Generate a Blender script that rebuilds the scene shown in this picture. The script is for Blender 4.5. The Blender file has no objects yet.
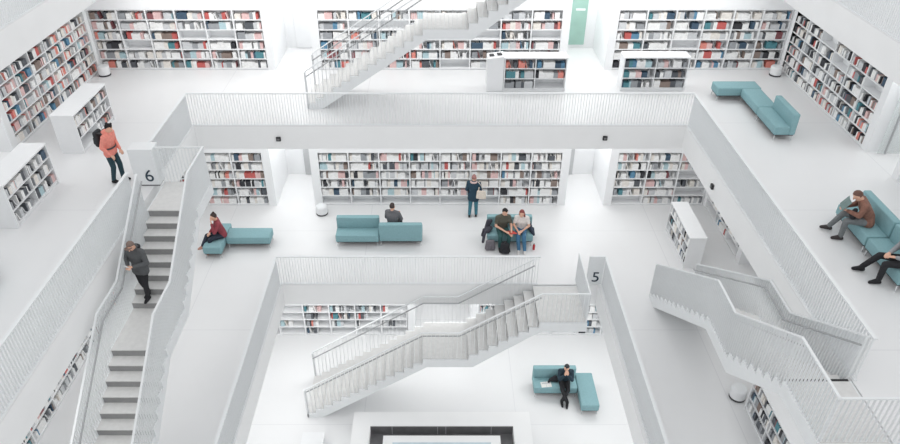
import bpy, bmesh, math, random
from mathutils import Vector, Matrix
RND = random.Random(7)
SC = bpy.context.scene
COL = SC.collection
PI = math.pi

# ------------------------------------------------------------------ levels
H = 3.85                      # storey height
ZC, ZB, ZA, ZZ = 0.0, H, 2*H, 3*H
VA, VB, VZ = 7.12, 4.6, 9.75  # half widths of the square void at each gallery
WA, WB, WC = 11.3, 8.8, 6.5  # half widths to the bookcase fronts
SLAB = 0.76

# ------------------------------------------------------------------ materials
def mat(name, col, rough=0.6, metal=0.0, var=0.03, scale=6.0, spec=None, bump=0.0, alpha=None, trans=0.0):
    m = bpy.data.materials.new(name); m.use_nodes = True
    nt = m.node_tree; b = nt.nodes['Principled BSDF']
    b.inputs['Roughness'].default_value = rough; b.inputs['Metallic'].default_value = metal
    if spec is not None: b.inputs['Specular IOR Level'].default_value = spec
    if trans: b.inputs['Transmission Weight'].default_value = trans
    tc = nt.nodes.new('ShaderNodeTexCoord'); n = nt.nodes.new('ShaderNodeTexNoise')
    n.inputs['Scale'].default_value = scale; n.inputs['Detail'].default_value = 3
    nt.links.new(tc.outputs['Object'], n.inputs['Vector'])
    r = nt.nodes.new('ShaderNodeValToRGB')
    r.color_ramp.elements[0].position = 0.3; r.color_ramp.elements[1].position = 0.7
    lo = [max(0, c*(1-var)) for c in col]; hi = [min(1, c*(1+var)) for c in col]
    r.color_ramp.elements[0].color = (*lo, 1); r.color_ramp.elements[1].color = (*hi, 1)
    nt.links.new(n.outputs['Fac'], r.inputs['Fac']); nt.links.new(r.outputs['Color'], b.inputs['Base Color'])
    if bump:
        bp = nt.nodes.new('ShaderNodeBump'); bp.inputs['Strength'].default_value = bump; bp.inputs['Distance'].default_value = 0.01
        nt.links.new(n.outputs['Fac'], bp.inputs['Height']); nt.links.new(bp.outputs['Normal'], b.inputs['Normal'])
    return m

def srgb(r, g, b):
    f = lambda v: (v/255/12.92) if v/255 <= .04045 else ((v/255+.055)/1.055)**2.4
    return (f(r), f(g), f(b))

def floor_mat():
    m = mat('poured_white_floor', (.80, .805, .81), .34, var=.012, scale=.6, spec=.4)
    nt = m.node_tree; b = nt.nodes['Principled BSDF']
    # faint casting joints every 4.6 m
    tc = nt.nodes.new('ShaderNodeTexCoord'); br = nt.nodes.new('ShaderNodeTexBrick')
    br.offset = 0; br.inputs['Scale'].default_value = 1.0
    br.inputs['Brick Width'].default_value = 4.6; br.inputs['Row Height'].default_value = 4.6
    br.inputs['Mortar Size'].default_value = .012; br.inputs['Mortar Smooth'].default_value = .2
    br.inputs['Color1'].default_value = (1, 1, 1, 1); br.inputs['Color2'].default_value = (1, 1, 1, 1)
    br.inputs['Mortar'].default_value = (.9, .9, .91, 1)
    mp = nt.nodes.new('ShaderNodeMapping'); mp.inputs['Location'].default_value = (2.3, 1.9, 0)
    nt.links.new(tc.outputs['Object'], mp.inputs['Vector']); nt.links.new(mp.outputs['Vector'], br.inputs['Vector'])
    mx = nt.nodes.new('ShaderNodeMix'); mx.data_type = 'RGBA'; mx.blend_type = 'MULTIPLY'; mx.inputs[0].default_value = 1
    src = b.inputs['Base Color'].links[0].from_socket
    nt.links.new(src, mx.inputs[6]); nt.links.new(br.outputs['Color'], mx.inputs[7]); nt.links.new(mx.outputs[2], b.inputs['Base Color'])
    return m

M = dict(
    floor=floor_mat(),
    wall=mat('white_plaster', (.86, .87, .88), .7, var=.01, scale=2),
    fascia=mat('grey_white_concrete', (.88, .885, .885), .7, var=.012, scale=1.5),
    rail=mat('white_powder_coat', (.80, .82, .83), .45, var=.01),
    shelf=mat('white_lacquer', (.84, .85, .86), .5, var=.01),
    shelfback=mat('shelf_back_grey', (.72, .73, .74), .6, var=.02),
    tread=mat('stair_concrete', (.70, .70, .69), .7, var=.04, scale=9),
    riser=mat('riser_shaded_concrete', (.30, .30, .30), .75, var=.05, scale=9),  # stair concrete darkened: the shade on the risers is put into the colour
    steel=mat('brushed_steel', (.42, .43, .44), .45, metal=.3),
    chrome=mat('chrome', (.75, .77, .78), .25, metal=.8),
    teal=mat('teal_upholstery', srgb(134, 172, 178), .75, var=.05, scale=25, bump=.1),
    under=mat('dark_underside', (.06, .06, .065), .8),
    black=mat('black_plastic', (.02, .02, .022), .5),
    numeral=mat('numeral_slate', srgb(38, 58, 72), .5),
    green=mat('sage_green_panel', srgb(158, 194, 182), .5, var=.05, scale=3),
    greydoor=mat('grey_door', (.52, .53, .54), .5),
    glass=mat('dark_tinted_glass', (.15, .15, .155), .4, var=.15, scale=4),
    pale=mat('pale_blue_glass', srgb(196, 214, 222), .3, var=.05),
    clear=mat('clear_glass', (.85, .92, .91), .08),
    signgreen=mat('sign_green', srgb(60, 150, 135), .4),
    page=mat('paper', (.80, .79, .76), .8),
)
BOOKC = {  # colour word: (srgb)
    'white': (240, 240, 239), 'cream': (234, 229, 222), 'light grey': (206, 208, 210), 'mid grey': (156, 159, 163),
    'charcoal': (88, 92, 98), 'black': (54, 55, 60), 'navy': (66, 88, 108), 'teal': (82, 138, 148), 'blue': (92, 138, 168),
    'red': (196, 98, 94), 'coral': (226, 142, 130), 'pink': (226, 192, 190), 'maroon': (136, 84, 88), 'brown': (140, 124, 116),
    'light blue': (180, 206, 212)}
BM_ = {k: mat('book_'+k.replace(' ', '_'), srgb(*v), .6, var=.08, scale=14) for k, v in BOOKC.items()}
BNAMES = list(BOOKC)

M['clear'].node_tree.nodes['Principled BSDF'].inputs['Alpha'].default_value = .2
# ------------------------------------------------------------------ mesh helpers
class MB:
    """collects geometry for ONE mesh"""
    def __init__(s): s.v = []; s.f = []; s.mi = []
    def box(s, x0, x1, y0, y1, z0, z1, mi=0, mtx=None):
        b = len(s.v)
        pts = [(x0,y0,z0),(x1,y0,z0),(x1,y1,z0),(x0,y1,z0),(x0,y0,z1),(x1,y0,z1),(x1,y1,z1),(x0,y1,z1)]
        if mtx is not None: pts = [tuple(mtx @ Vector(p)) for p in pts]
        s.v += pts
        for q in ((0,3,2,1),(4,5,6,7),(0,1,5,4),(1,2,6,5),(2,3,7,6),(3,0,4,7)):
            s.f.append(tuple(b+i for i in q)); s.mi.append(mi)
        return s
    def prism(s, poly, y0, y1, mi=0):
        """poly: list of (x,z), extruded along y; counter-clockwise seen from -y"""
        b = len(s.v); n = len(poly)
        s.v += [(x, y0, z) for x, z in poly] + [(x, y1, z) for x, z in poly]
        s.f.append(tuple(b+i for i in range(n))); s.mi.append(mi)
        s.f.append(tuple(b+n+i for i in reversed(range(n)))); s.mi.append(mi)
        for i in range(n):
            j = (i+1) % n
            s.f.append((b+i, b+n+i, b+n+j, b+j)); s.mi.append(mi)
        return s
    def tube(s, pts, r, n=8, mi=0, square=None):
        """swept round (or rectangular: square=(halfwidth, halfheight)) profile along points"""
        P = [Vector(p) for p in pts]; b = len(s.v); rings = 0
        for i, p in enumerate(P):
            if i == 0: d = P[1]-P[0]
            elif i == len(P)-1: d = P[-1]-P[-2]
            else: d = (P[i+1]-p).normalized() + (p-P[i-1]).normalized()
            d.normalize()
            up = Vector((0,0,1)) if abs(d.z) < .95 else Vector((0,1,0))
            sd = d.cross(up).normalized(); u = sd.cross(d).normalized()
            if square:
                a, c = square
                for su, sv in ((-1,-1),(1,-1),(1,1),(-1,1)): s.v.append(tuple(p + sd*a*su + u*c*sv))
            else:
                for k in range(n):
                    t = 2*PI*k/n; s.v.append(tuple(p + sd*r*math.cos(t) + u*r*math.sin(t)))
            rings += 1
        m = 4 if square else n
        for i in range(rings-1):
            for k in range(m):
                a = b+i*m+k; c = b+i*m+(k+1) % m
                s.f.append((a, c, c+m, a+m)); s.mi.append(mi)
        s.f.append(tuple(b+k for k in reversed(range(m)))); s.mi.append(mi)
        s.f.append(tuple(b+(rings-1)*m+k for k in range(m))); s.mi.append(mi)
        return s
    def lathe(s, prof, n=32, mi=0):
        b = len(s.v)
        for r, z in prof:
            for k in range(n):
                t = 2*PI*k/n; s.v.append((r*math.cos(t), r*math.sin(t), z))
        for i in range(len(prof)-1):
            for k in range(n):
                a = b+i*n+k; c = b+i*n+(k+1) % n
                s.f.append((a, c, c+n, a+n)); s.mi.append(mi)
        s.f.append(tuple(b+k for k in reversed(range(n)))); s.mi.append(mi)
        s.f.append(tuple(b+(len(prof)-1)*n+k for k in range(n))); s.mi.append(mi)
        return s
    def mesh(s, name, mats, bevel=0, seg=2, smooth=False):
        me = bpy.data.meshes.new(name); me.from_pydata(s.v, [], s.f)
        for m in (mats if isinstance(mats, (list, tuple)) else [mats]): me.materials.append(m)
        me.polygons.foreach_set('material_index', s.mi)
        bm = bmesh.new(); bm.from_mesh(me)
        bmesh.ops.recalc_face_normals(bm, faces=bm.faces)
        if bevel:
            es = [e for e in bm.edges if len(e.link_faces) == 2 and e.calc_face_angle(0) > .6]
            bmesh.ops.bevel(bm, geom=es, offset=bevel, segments=seg, profile=.5, affect='EDGES')
        if smooth:
            for f in bm.faces: f.smooth = True
        bm.to_mesh(me); bm.free(); me.update()
        return me

def link(name, me, parent=None, loc=(0,0,0), rz=0):
    o = bpy.data.objects.new(name, me); COL.objects.link(o)
    o.location = loc; o.rotation_euler = (0, 0, rz)
    if parent: o.parent = parent
    return o
def tag(o, label, cat, group=None, kind=None):
    if label: o['label'] = label
    if cat: o['category'] = cat
    if group: o['group'] = group
    if kind: o['kind'] = kind
    return o
def thing(name, label, cat, loc=(0,0,0), rz=0, group=None):
    return tag(link(name, None, None, loc, rz), label, cat, group)
def struct(name, me, loc=(0,0,0), rz=0, label=None):
    o = link(name, me, None, loc, rz); o['kind'] = 'structure'
    if label: o['label'] = label
    return o
def part(name, mb, mats, parent, bevel=0, seg=2, smooth=False, loc=(0,0,0), rz=0, label=None):
    o = link(name, mb.mesh(name, mats, bevel, seg, smooth), parent, loc, rz)
    if label: o['label'] = label
    return o
def R(d): return math.radians(d)

# ------------------------------------------------------------------ setting: floors, slabs, walls
def ring(hi, ho, z0, z1):
    mb = MB()
    mb.box(-ho, ho, hi, ho, z0, z1); mb.box(-ho, ho, -ho, -hi, z0, z1)
    mb.box(-ho, -hi, -hi, hi, z0, z1); mb.box(hi, ho, -hi, hi, z0, z1)
    return mb
struct('floor', MB().box(-9, 9, -9, 9, -.3, 0).mesh('floor', M['floor']))
for hv, ho, z in ((VB, 11.3, ZB), (VA, 13.8, ZA), (VZ, 14.2, ZZ)):
    struct('floor', ring(hv, ho, z-.03, z).mesh('floor', M['floor']))                         # poured topping
    struct('ceiling', ring(hv+.0, ho, z-SLAB, z-.03).mesh('ceiling', M['fascia']))            # slab with its fascia and soffit

SHX = {'left': -.2, 'right': .2, 'back': 0}
DEPTH = .34; CASEH = 2.06
def wall_run(side, hw, z, passages, top):
    """one wall of a storey in a local frame: wall along x at y=hw.  passages: list of (x0,x1)"""
    rz = {'back': 0, 'left': PI/2, 'right': -PI/2}[side]
    mb = MB(); xs = -hw-.02 if side == 'back' else -hw
    segs = []; x = -hw-DEPTH
    for a, b in passages: segs.append((x, a)); x = b
    segs.append((x, hw+DEPTH))
    for a, b in segs:
        mb.box(a+(.1 if a > -hw else 0), b-(.1 if b < hw else 0), hw+DEPTH, hw+DEPTH+.1, z, z+top)                 # wall behind the bookcases
        mb.box(a, b, hw+.0, hw+DEPTH, z+CASEH, z+top)                 # bulkhead above them
    for a, b in passages:                                             # reveals and end wall of each recess
        mb.box(a-.25, a, hw, hw+2.2, z, z+CASEH); mb.box(b, b+.25, hw, hw+2.2, z, z+CASEH)
        mb.box(a-.25, a, hw+DEPTH, hw+2.2, z+CASEH, z+top); mb.box(b, b+.25, hw+DEPTH, hw+2.2, z+CASEH, z+top)
        mb.box(a-.25, b+.25, hw+2.1, hw+2.2, z, z+top)
    for sgn in (-1, 1):                                               # corner piers
        c_ = hw+.14 if side == 'back' and z != ZC else hw-.12
        mb.box(min(sgn*c_, sgn*(hw+DEPTH)), max(sgn*c_, sgn*(hw+DEPTH)), hw, hw+DEPTH, z, z+CASEH)
    return struct('wall_'+side, mb.mesh('wall', M['wall']), loc=(SHX[side] if z != ZC else 0, 0, 0), rz=rz)
PASS = [(-5.55, -4.25), (4.25, 5.55)]
for side in ('back', 'left', 'right'):
    wall_run(side, WA, ZA, PASS, H-SLAB)
    wall_run(side, WB, ZB, PASS, H-SLAB)
    wall_run(side, WC, ZC, [(-.85, 1.05)] if side == 'back' else [], H-SLAB)

# doors and panels in the recesses
def door(n, x0, x1, y, z, hgt, m, handle=True, plate=False, lab=None):
    d = struct('door_%d' % n, MB().box(x0, x1, y-.05, y, z+.02, z+hgt).mesh('door', m, .006), label=lab)
    if handle:
        part('door_handle', MB().tube([(x1-.1, y-.09, z+1.0), (x1-.1, y-.09, z+1.25)], .015), M['steel'], d)
    if plate:
        part('door_plate', MB().box((x0+x1)/2-.02, x1-.08, y-.06, y-.05, z+1.26, z+1.33), M['shelf'], d)
    return d
door(1, 4.42, 5.2, WA+2.1, ZA+.12, 2.0, M['green'], False, True, 'sage green door with a white plate in the upper right recess')
door(2, -5.2, -4.4, WA+2.1, ZA, 2.35, M['shelf'], False)
door(3, 4.33, 4.82, WB+2.1, ZB, 2.3, M['greydoor'], False)
door(4, -4.9, -4.35, WB+2.1, ZB, 2.3, M['greydoor'], False)
door(5, -.6, .1, WC+2.1, ZC, 2.3, M['wall'], False)
door(6, .2, .9, WC+2.1, ZC, 2.3, M['greydoor'], False)
# glass door leaf standing open in the right recess, with a long pull bar
gd = struct('door_7', MB().box(11.75, 12.65, 5.42, 5.44, ZA+.02, ZA+2.3).mesh('door', M['clear']), label='clear glass door leaf with a long steel pull bar')
part('door_handle', MB().tube([(11.9, 5.36, ZA+.05), (11.9, 5.36, ZA+1.75)], .03, 10), M['steel'], gd)
t = thing('exit_sign', 'small green and white exit sign at the right edge beside the glass door', 'sign', (11.48, 5.3, ZA+2.2))
part('sign_panel', MB().box(-.03, .0, -.14, .14, -.07, .07), M['signgreen'], t)
part('pictogram', MB().box(-.034, -.03, -.04, .08, -.04, .04), M['shelf'], t)

# ------------------------------------------------------------------ bookcases and books
BOOKS = []   # (matrix, w, d, h, colour, text for the label, group)
STYLES = {
 'backA': dict(p=dict(zip(BNAMES, (42, 12, 17, 9, 5, 2, 3, 5, 2.5, 3.5, 3.5, 8, 3, 4, 4))), run=(2, 8), gap=.25, fill=.85),
 'sideA': dict(p=dict(zip(BNAMES, (26, 12, 16, 8, 8, 4, 3, 3, 3, 3, 6, 13, 2, 5, 2))), run=(1, 5), gap=.14, fill=.9),
 'rightA': dict(p=dict(zip(BNAMES, (30, 6, 14, 12, 13, 10, 3, 2, 3, 3, 3, 4, 2, 4, 1))), run=(1, 4), gap=.16, fill=.9),
 'B': dict(p=dict(zip(BNAMES, (46, 16, 13, 8, 7, 5, 2, 1.5, .5, 1.5, 1, 8, 2, 3, 3))), run=(1, 5), gap=.13, fill=.85),
 'C': dict(p=dict(zip(BNAMES, (36, 6, 14, 10, 10, 8, 2, 6, 1, 5, 2, 3, 1, 1, 3))), run=(1, 4), gap=.35, fill=.45),
 'low': dict(p=dict(zip(BNAMES, (30, 8, 20, 16, 12, 7, 3, 1.5, .5, .4, .6, 3, .6, 3, 2))), run=(1, 4), gap=.14, fill=.82),
 'lowback': dict(p=dict(zip(BNAMES, (16, 4, 12, 14, 16, 12, 6, 8, 2, 3, 5, 2, 4, 3, 5))), run=(2, 8), gap=.2, fill=.85),
}
ORD = 'first second third fourth fifth sixth seventh eighth ninth tenth eleventh twelfth thirteenth fourteenth fifteenth sixteenth seventeenth eighteenth nineteenth twentieth'.split()
def ordinal(n):
    if n <= 20: return ORD[n-1]
    t_ = {2: 'twenty', 3: 'thirty', 4: 'forty', 5: 'fifty'}[n//10]
    return t_+'-'+ORD[n % 10-1] if n % 10 else t_+'ieth'
ROWN = ['bottom row', 'second row up', 'third row up', 'fourth row up', 'fifth row up', 'top row']

def fill(mtx, x0, x1, z, clear, style, where, row, bay, group, yfront):
    st = STYLES[style]; x = x0+.015+RND.random()*.03; end = x1-.02
    if RND.random() < st['gap']*(.25 if style != 'C' else 1): return
    stop = x0+(x1-x0)*min(1, st['fill']+RND.random()*(1-st['fill'])*1.4)
    if style == 'C': stop = x0+(x1-x0)*RND.choice((.25, .5, .8))
    names = list(st['p']); wts = list(st['p'].values()); n = 0
    while x < min(stop, end):
        c = RND.choices(names, wts)[0]; k = RND.randint(*st['run'])
        hh = RND.uniform(.52, .76)*clear; ww = RND.uniform(.018, .05); dd = RND.uniform(.17, .23)
        for _ in range(k):
            w = ww*RND.uniform(.85, 1.15); h = min(clear-.015, hh*RND.uniform(.95, 1.05))
            if x+w > min(stop, end)+.02 or x+w > end: break
            n += 1
            mt = mtx @ Matrix.Translation((x+w/2, yfront, z))
            BOOKS.append((mt, w-.002, dd, h, c, (where, row, bay, n), group))
            x += w
        if RND.random() < st['gap']:
            g = RND.uniform(.04, .2)
            if g > .1 and x+g < min(stop, end) and RND.random() < .6:        # a leaning book in the gap
                w = RND.uniform(.02, .03); h = clear*RND.uniform(.65, .8); a = R(RND.uniform(12, 20))
                n += 1
                if x+w+h*math.sin(a) < end:
                    mt = mtx @ Matrix.Translation((x+.002, yfront, z)) @ Matrix.Rotation(-a, 4, 'Y') if False else \
                         mtx @ Matrix.Translation((x+w*math.cos(a)/2+h*math.sin(a)+.002, yfront, z+w*math.sin(a)/2)) @ Matrix.Rotation(-a, 4, 'Y')
                    BOOKS.append((mt, w, .2, h, RND.choices(names, wts)[0], (where, row, bay, n), group))
                    x += w*math.cos(a)+h*math.sin(a)+.004
            x += g*.5

def tall_case(name_label, side, hw, z, x0, x1, nb, style, where, group):
    rz = {'back': 0, 'left': PI/2, 'right': -PI/2}[side]
    Rm = Matrix.Rotation(rz, 4, 'Z'); loc = Rm @ Vector(((x0+x1)/2, hw+DEPTH, z))+Vector((SHX[side], 0, 0))
    t = thing('bookcase', name_label, 'bookcase', loc, rz, 'built-in white bookcases along the walls')
    L = (x1-x0)/2; D = DEPTH-.005; y0 = -D; rows = 6; pl = .04; top = CASEH-.003; th = .03
    part('back_panel', MB().box(-L, L, -.02, -.004, 0.002, top), M['shelf'], t)
    part('plinth', MB().box(-L, L, y0+.02, -.02, 0.002, pl), M['shelf'], t)
    step = (top-th-pl)/rows
    for r in range(rows+1):
        part('shelf', MB().box(-L+.001, L-.001, y0, -.02, pl+r*step-(0 if r else 0), pl+r*step+th), M['shelf'], t)
    for b in range(nb+1):
        xx = -L+b*2*L/nb
        part('side_panel' if b in (0, nb) else 'divider', MB().box(max(-L, xx-.02), min(L, xx+.02), y0-.001, -.02, .002, top), M['shelf'], t)
    mtx = Matrix.Translation(loc) @ Rm
    for r in range(rows):
        for b in range(nb):
            a = -L+b*2*L/nb+.02; c = -L+(b+1)*2*L/nb-.02
            if style == 'B' and r == 0 and RND.random() < .7: continue
            if style == 'C' and r == 0 and RND.random() < .6: continue
            fill(mtx, a, c, pl+r*step+th+.001, step-th, style, where, ROWN[r], ordinal(b+1)+' bay', group, y0+.03)
    return t
g_ = 'books on the built-in bookcases'
tall_case('long white built-in bookcase behind the topmost staircase', 'back', WA, ZA, -4, 4, 8, 'backA', 'bookcase behind the top stair', g_)
tall_case('white built-in bookcase at the upper left of the top back wall', 'back', WA, ZA, -11.42, -5.8, 6, 'backA', 'upper left back bookcase', g_)
tall_case('white built-in bookcase on the top back wall right of the green door', 'back', WA, ZA, 5.8, 11.42, 6, 'backA', 'bookcase right of the green door', g_)
tall_case('white built-in bookcase along the left wall of the upper gallery', 'left', WA, ZA, 5.8, 11.2, 6, 'sideA', 'upper gallery left wall bookcase', g_)
tall_case('white built-in bookcase along the right wall of the upper gallery', 'right', WA, ZA, -11.2, -5.8, 6, 'rightA', 'upper gallery right wall bookcase', g_)
tall_case('long white bookcase behind the woman standing in the navy coat', 'back', WB, ZB, -4, 4, 8, 'B', 'bookcase behind the standing woman', g_)
tall_case('short white bookcase behind the person in the maroon sweater', 'back', WB, ZB, -8.92, -5.8, 3, 'B', 'bookcase behind the maroon sweater', g_)
tall_case('short white bookcase at the right end of the middle back wall', 'back', WB, ZB, 5.8, 8.92, 3, 'B', 'middle gallery right back bookcase', g_)
tall_case('white wall bookcase seen in the slot below the upper left balustrade', 'left', WB, ZB, -4, 4, 8, 'rightA', 'middle gallery left wall bookcase', g_)
tall_case('white wall bookcase half hidden under the upper right gallery edge', 'right', WB, ZB, -8.75, -5.8, 3, 'B', 'middle gallery right corner bookcase', g_)
tall_case('white wall bookcase seen as a slot behind the free-standing white shelf', 'right', WB, ZB, -4, 4, 8, 'B', 'middle gallery right wall bookcase', g_)
tall_case('sparse white bookcase on the lowest floor left of the staircase', 'back', WC, ZC, -6.35, -1.12, 6, 'C', 'lowest floor left bookcase', g_)
tall_case('sparse white bookcase on the lowest floor right of the staircase', 'back', WC, ZC, 1.32, 6.35, 6, 'C', 'lowest floor right bookcase', g_)

def low_case(label, loc, rz, L, D, Hh, nb, style, where, both=False, name='low_bookcase'):
    """free-standing, front towards local -y; origin on the floor at the middle"""
    loc = (loc[0]-.07, loc[1], loc[2])
    t = thing(name, label, 'bookcase', loc, rz, 'free-standing low white bookcases')
    l = L/2; d = D/2; rows = 3; pl = .08; tt = .04; th = .025
    part('top_panel', MB().box(-l-.01, l+.01, -d-.01, d+.01, Hh-tt, Hh), M['shelf'], t, .004)
    part('plinth', MB().box(-l+.03, l-.03, -d+.03, d-.02, 0.001, pl), M['shelf'], t)
    for s in (-1, 1):
        part('side_panel', MB().box(s*l-(.035 if s > 0 else 0), s*l+(0 if s > 0 else .035), -d, d, .002, Hh-tt-.001), M['shelf'], t)
    yb = 0 if both else d-.02
    part('back_panel', MB().box(-l+.035, l-.035, yb, yb+.018, pl, Hh-tt-.001), M['shelf'], t)
    step = (Hh-tt-pl)/rows
    for r in range(rows):
        part('shelf', MB().box(-l+.036, l-.036, -d+.005, yb-.001, pl+r*step, pl+r*step+th), M['shelf'], t)
    for b in range(1, nb):
        xx = -l+b*L/nb
        part('divider', MB().box(xx-.012, xx+.012, -d+.004, yb-.001, pl, Hh-tt-.001), M['shelf'], t)
    mtx = Matrix.Translation(loc) @ Matrix.Rotation(rz, 4, 'Z')
    rn = ['bottom row', 'middle row', 'top row']
    for r in range(rows):
        for b in range(nb):
            a = -l+b*L/nb+(.035 if b == 0 else .013); c = -l+(b+1)*L/nb-(.035 if b == nb-1 else .013)
            fill(mtx, a, c, pl+r*step+th+.001, step-th-.01, style, where, rn[r], ordinal(b+1)+' bay', 'books on the low bookcases', -d+.035)
    return t
Z3 = lambda x, y, z: (x, y, z)
low_case('low white bookcase behind the person in the orange jacket', (-9.79, 6.5, ZA), PI/2, 2.1, .6, 1.12, 2, 'low', 'low bookcase behind orange jacket')
low_case('low white bookcase at the left picture edge, nearest on the upper left gallery', (-9.79, 2.95, ZA), PI/2, 2.0, .6, 1.12, 2, 'low', 'low bookcase at left edge')
low_case('low white bookcase with the catalogue stand at its left end', (3.05, 9.77, ZA), 0, 1.96, .5, 1.12, 2, 'lowback', 'low bookcase by catalogue stand')
low_case('low white bookcase in front of the upper right back wall shelves', (6.81, 9.82, ZA), 0, 2.04, .5, 1.12, 2, 'lowback', 'low bookcase at upper right')
low_case('low white bookcase standing on the middle gallery right of the numeral five', (7.6, 6.35, ZB), -PI/2, 1.95, .5, 1.1, 2, 'low', 'low bookcase on middle gallery')
low_case('low white bookcase glimpsed beneath the right-hand staircase', (7.55, -.95, ZB), -PI/2, 2.0, .6, 1.12, 2, 'low', 'low bookcase beneath right staircase')

# catalogue stand beside the back bookcase
t = thing('catalogue_stand', 'pale catalogue stand with two dark devices on its sloped top', 'stand', (1.8, 9.77, ZA))
part('pedestal', MB().prism([(-.26, .003), (.26, .003), (.26, 1.15), (-.26, 1.08)], -.25, .25), M['shelf'], t, .01)
for dx in (-.12, .12):
    part('device', MB().box(-.07, .07, -.1, .06, 0, .03), M['under'], t, .004, loc=(dx, 0, 1.115+dx*.135+.012), rz=.15)

# ------------------------------------------------------------------ balustrades
BAR = MB().box(-.004, .004, -.02, .02, 0, 1).mesh('baluster', M['rail'])
def bars(parent, items):
    """items: (x, y, z, height, turn); the first hundred singly, what is left as one part"""
    n = len(items)
    pick = set(range(n)) if n <= 100 else {n-100+i for i in range(100)}
    rest = MB()
    for i, (x, y, z, h, a) in enumerate(items):
        if i in pick:
            o = link('baluster', BAR, parent, (x, y, z), a); o.scale = (1, 1, h)
        else: rest.box(x-.004, x+.004, y-.02, y+.02, z, z+h)
    if rest.v: part('balusters', rest, M['rail'], parent)['kind'] = 'stuff'
def balustrade(label, p0, p1, z, n=None, sp=.08, hgt=1.0):
    a = Vector((p0[0], p0[1], z)); b = Vector((p1[0], p1[1], z)); L = (b-a).length; ang = math.atan2(b.y-a.y, b.x-a.x)
    n = n or max(2, round(L/sp))
    t = thing('balustrade', label, 'railing', tuple(a), ang, 'white bar balustrades around the voids')
    part('top_rail', MB().box(0, L, -.035, .035, hgt-.03, hgt), M['rail'], t)
    part('bottom_rail', MB().box(0, L, -.03, .03, .0, .02), M['rail'], t)
    bars(t, [((i+.5)*L/n, 0, .02, hgt-.05, 0) for i in range(n)])
    return t
e = .045
balustrade('long white balustrade along the back edge of the upper gallery void', (-VA-e, VA+e), (VA+e, VA+e), ZA)
balustrade('short white balustrade running forward from the upper left void corner', (-VA-e, 4.25), (-VA-e, VA-.02), ZA)
balustrade('white balustrade along the upper left gallery beside the person in orange', (-VA-e, -7.1), (-VA-e, 2.75), ZA)
balustrade('white balustrade along the upper right gallery before the man in brown', (VA+e, -2.64), (VA+e, VA-.02), ZA)
balustrade('white balustrade along the back of the lowest void, left of numeral five', (-VB-e, VB+e), (2.85, VB+e), ZB)
balustrade('white balustrade along the left side of the lowest void', (-VB-e, -4.5), (-VB-e, VB-.02), ZB)
balustrade('white balustrade along the right side of the lowest void', (VB+e+.05, -4.5), (VB+e+.05, VB-.02), ZB)
balustrade('white balustrade of the topmost gallery in the upper left corner', (-VZ-e, -3.5), (-VZ-e, VZ), ZZ)
balustrade('white balustrade of the topmost gallery in the upper right corner', (VZ+e, -3.5), (VZ+e, VZ), ZZ)

def numeral(parent, ch, size, loc):
    cu = bpy.data.curves.new('numeral', 'FONT'); cu.body = ch; cu.size = size; cu.extrude = .004; cu.align_x = 'CENTER'
    o = bpy.data.objects.new('tmp', cu); COL.objects.link(o)
    bpy.context.view_layer.update()
    me = bpy.data.meshes.new_from_object(o.evaluated_get(bpy.context.evaluated_depsgraph_get()))
    bpy.data.objects.remove(o); me.materials.clear(); me.materials.append(M['numeral'])
    r = link('numeral', me, parent, loc); r.rotation_euler = (PI/2, 0, 0); r['label'] = 'dark numeral '+ch
    return r
t = thing('floor_number_block', 'white block bearing the dark numeral 6 at the left stair head', 'sign', (-7.26, 3.99, ZA))
part('block', MB().box(-.3, .3, -.2, .2, 0.03, 1.02), M['rail'], t, .008)
part('base_strip', MB().box(-.28, .28, -.19, .19, 0.002, .03), M['under'], t)
numeral(t, '6', .47, (.08, -.205, .14))
t = thing('floor_number_panel', 'pale panel bearing the dark numeral 5 at the lower stair head', 'sign', (4.44, VB+e, ZB))
part('panel', MB().box(-.2, .25, -.03, .03, 0.002, 1.0), M['rail'], t, .006)
numeral(t, '5', .5, (.05, -.034, .1))

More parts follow.
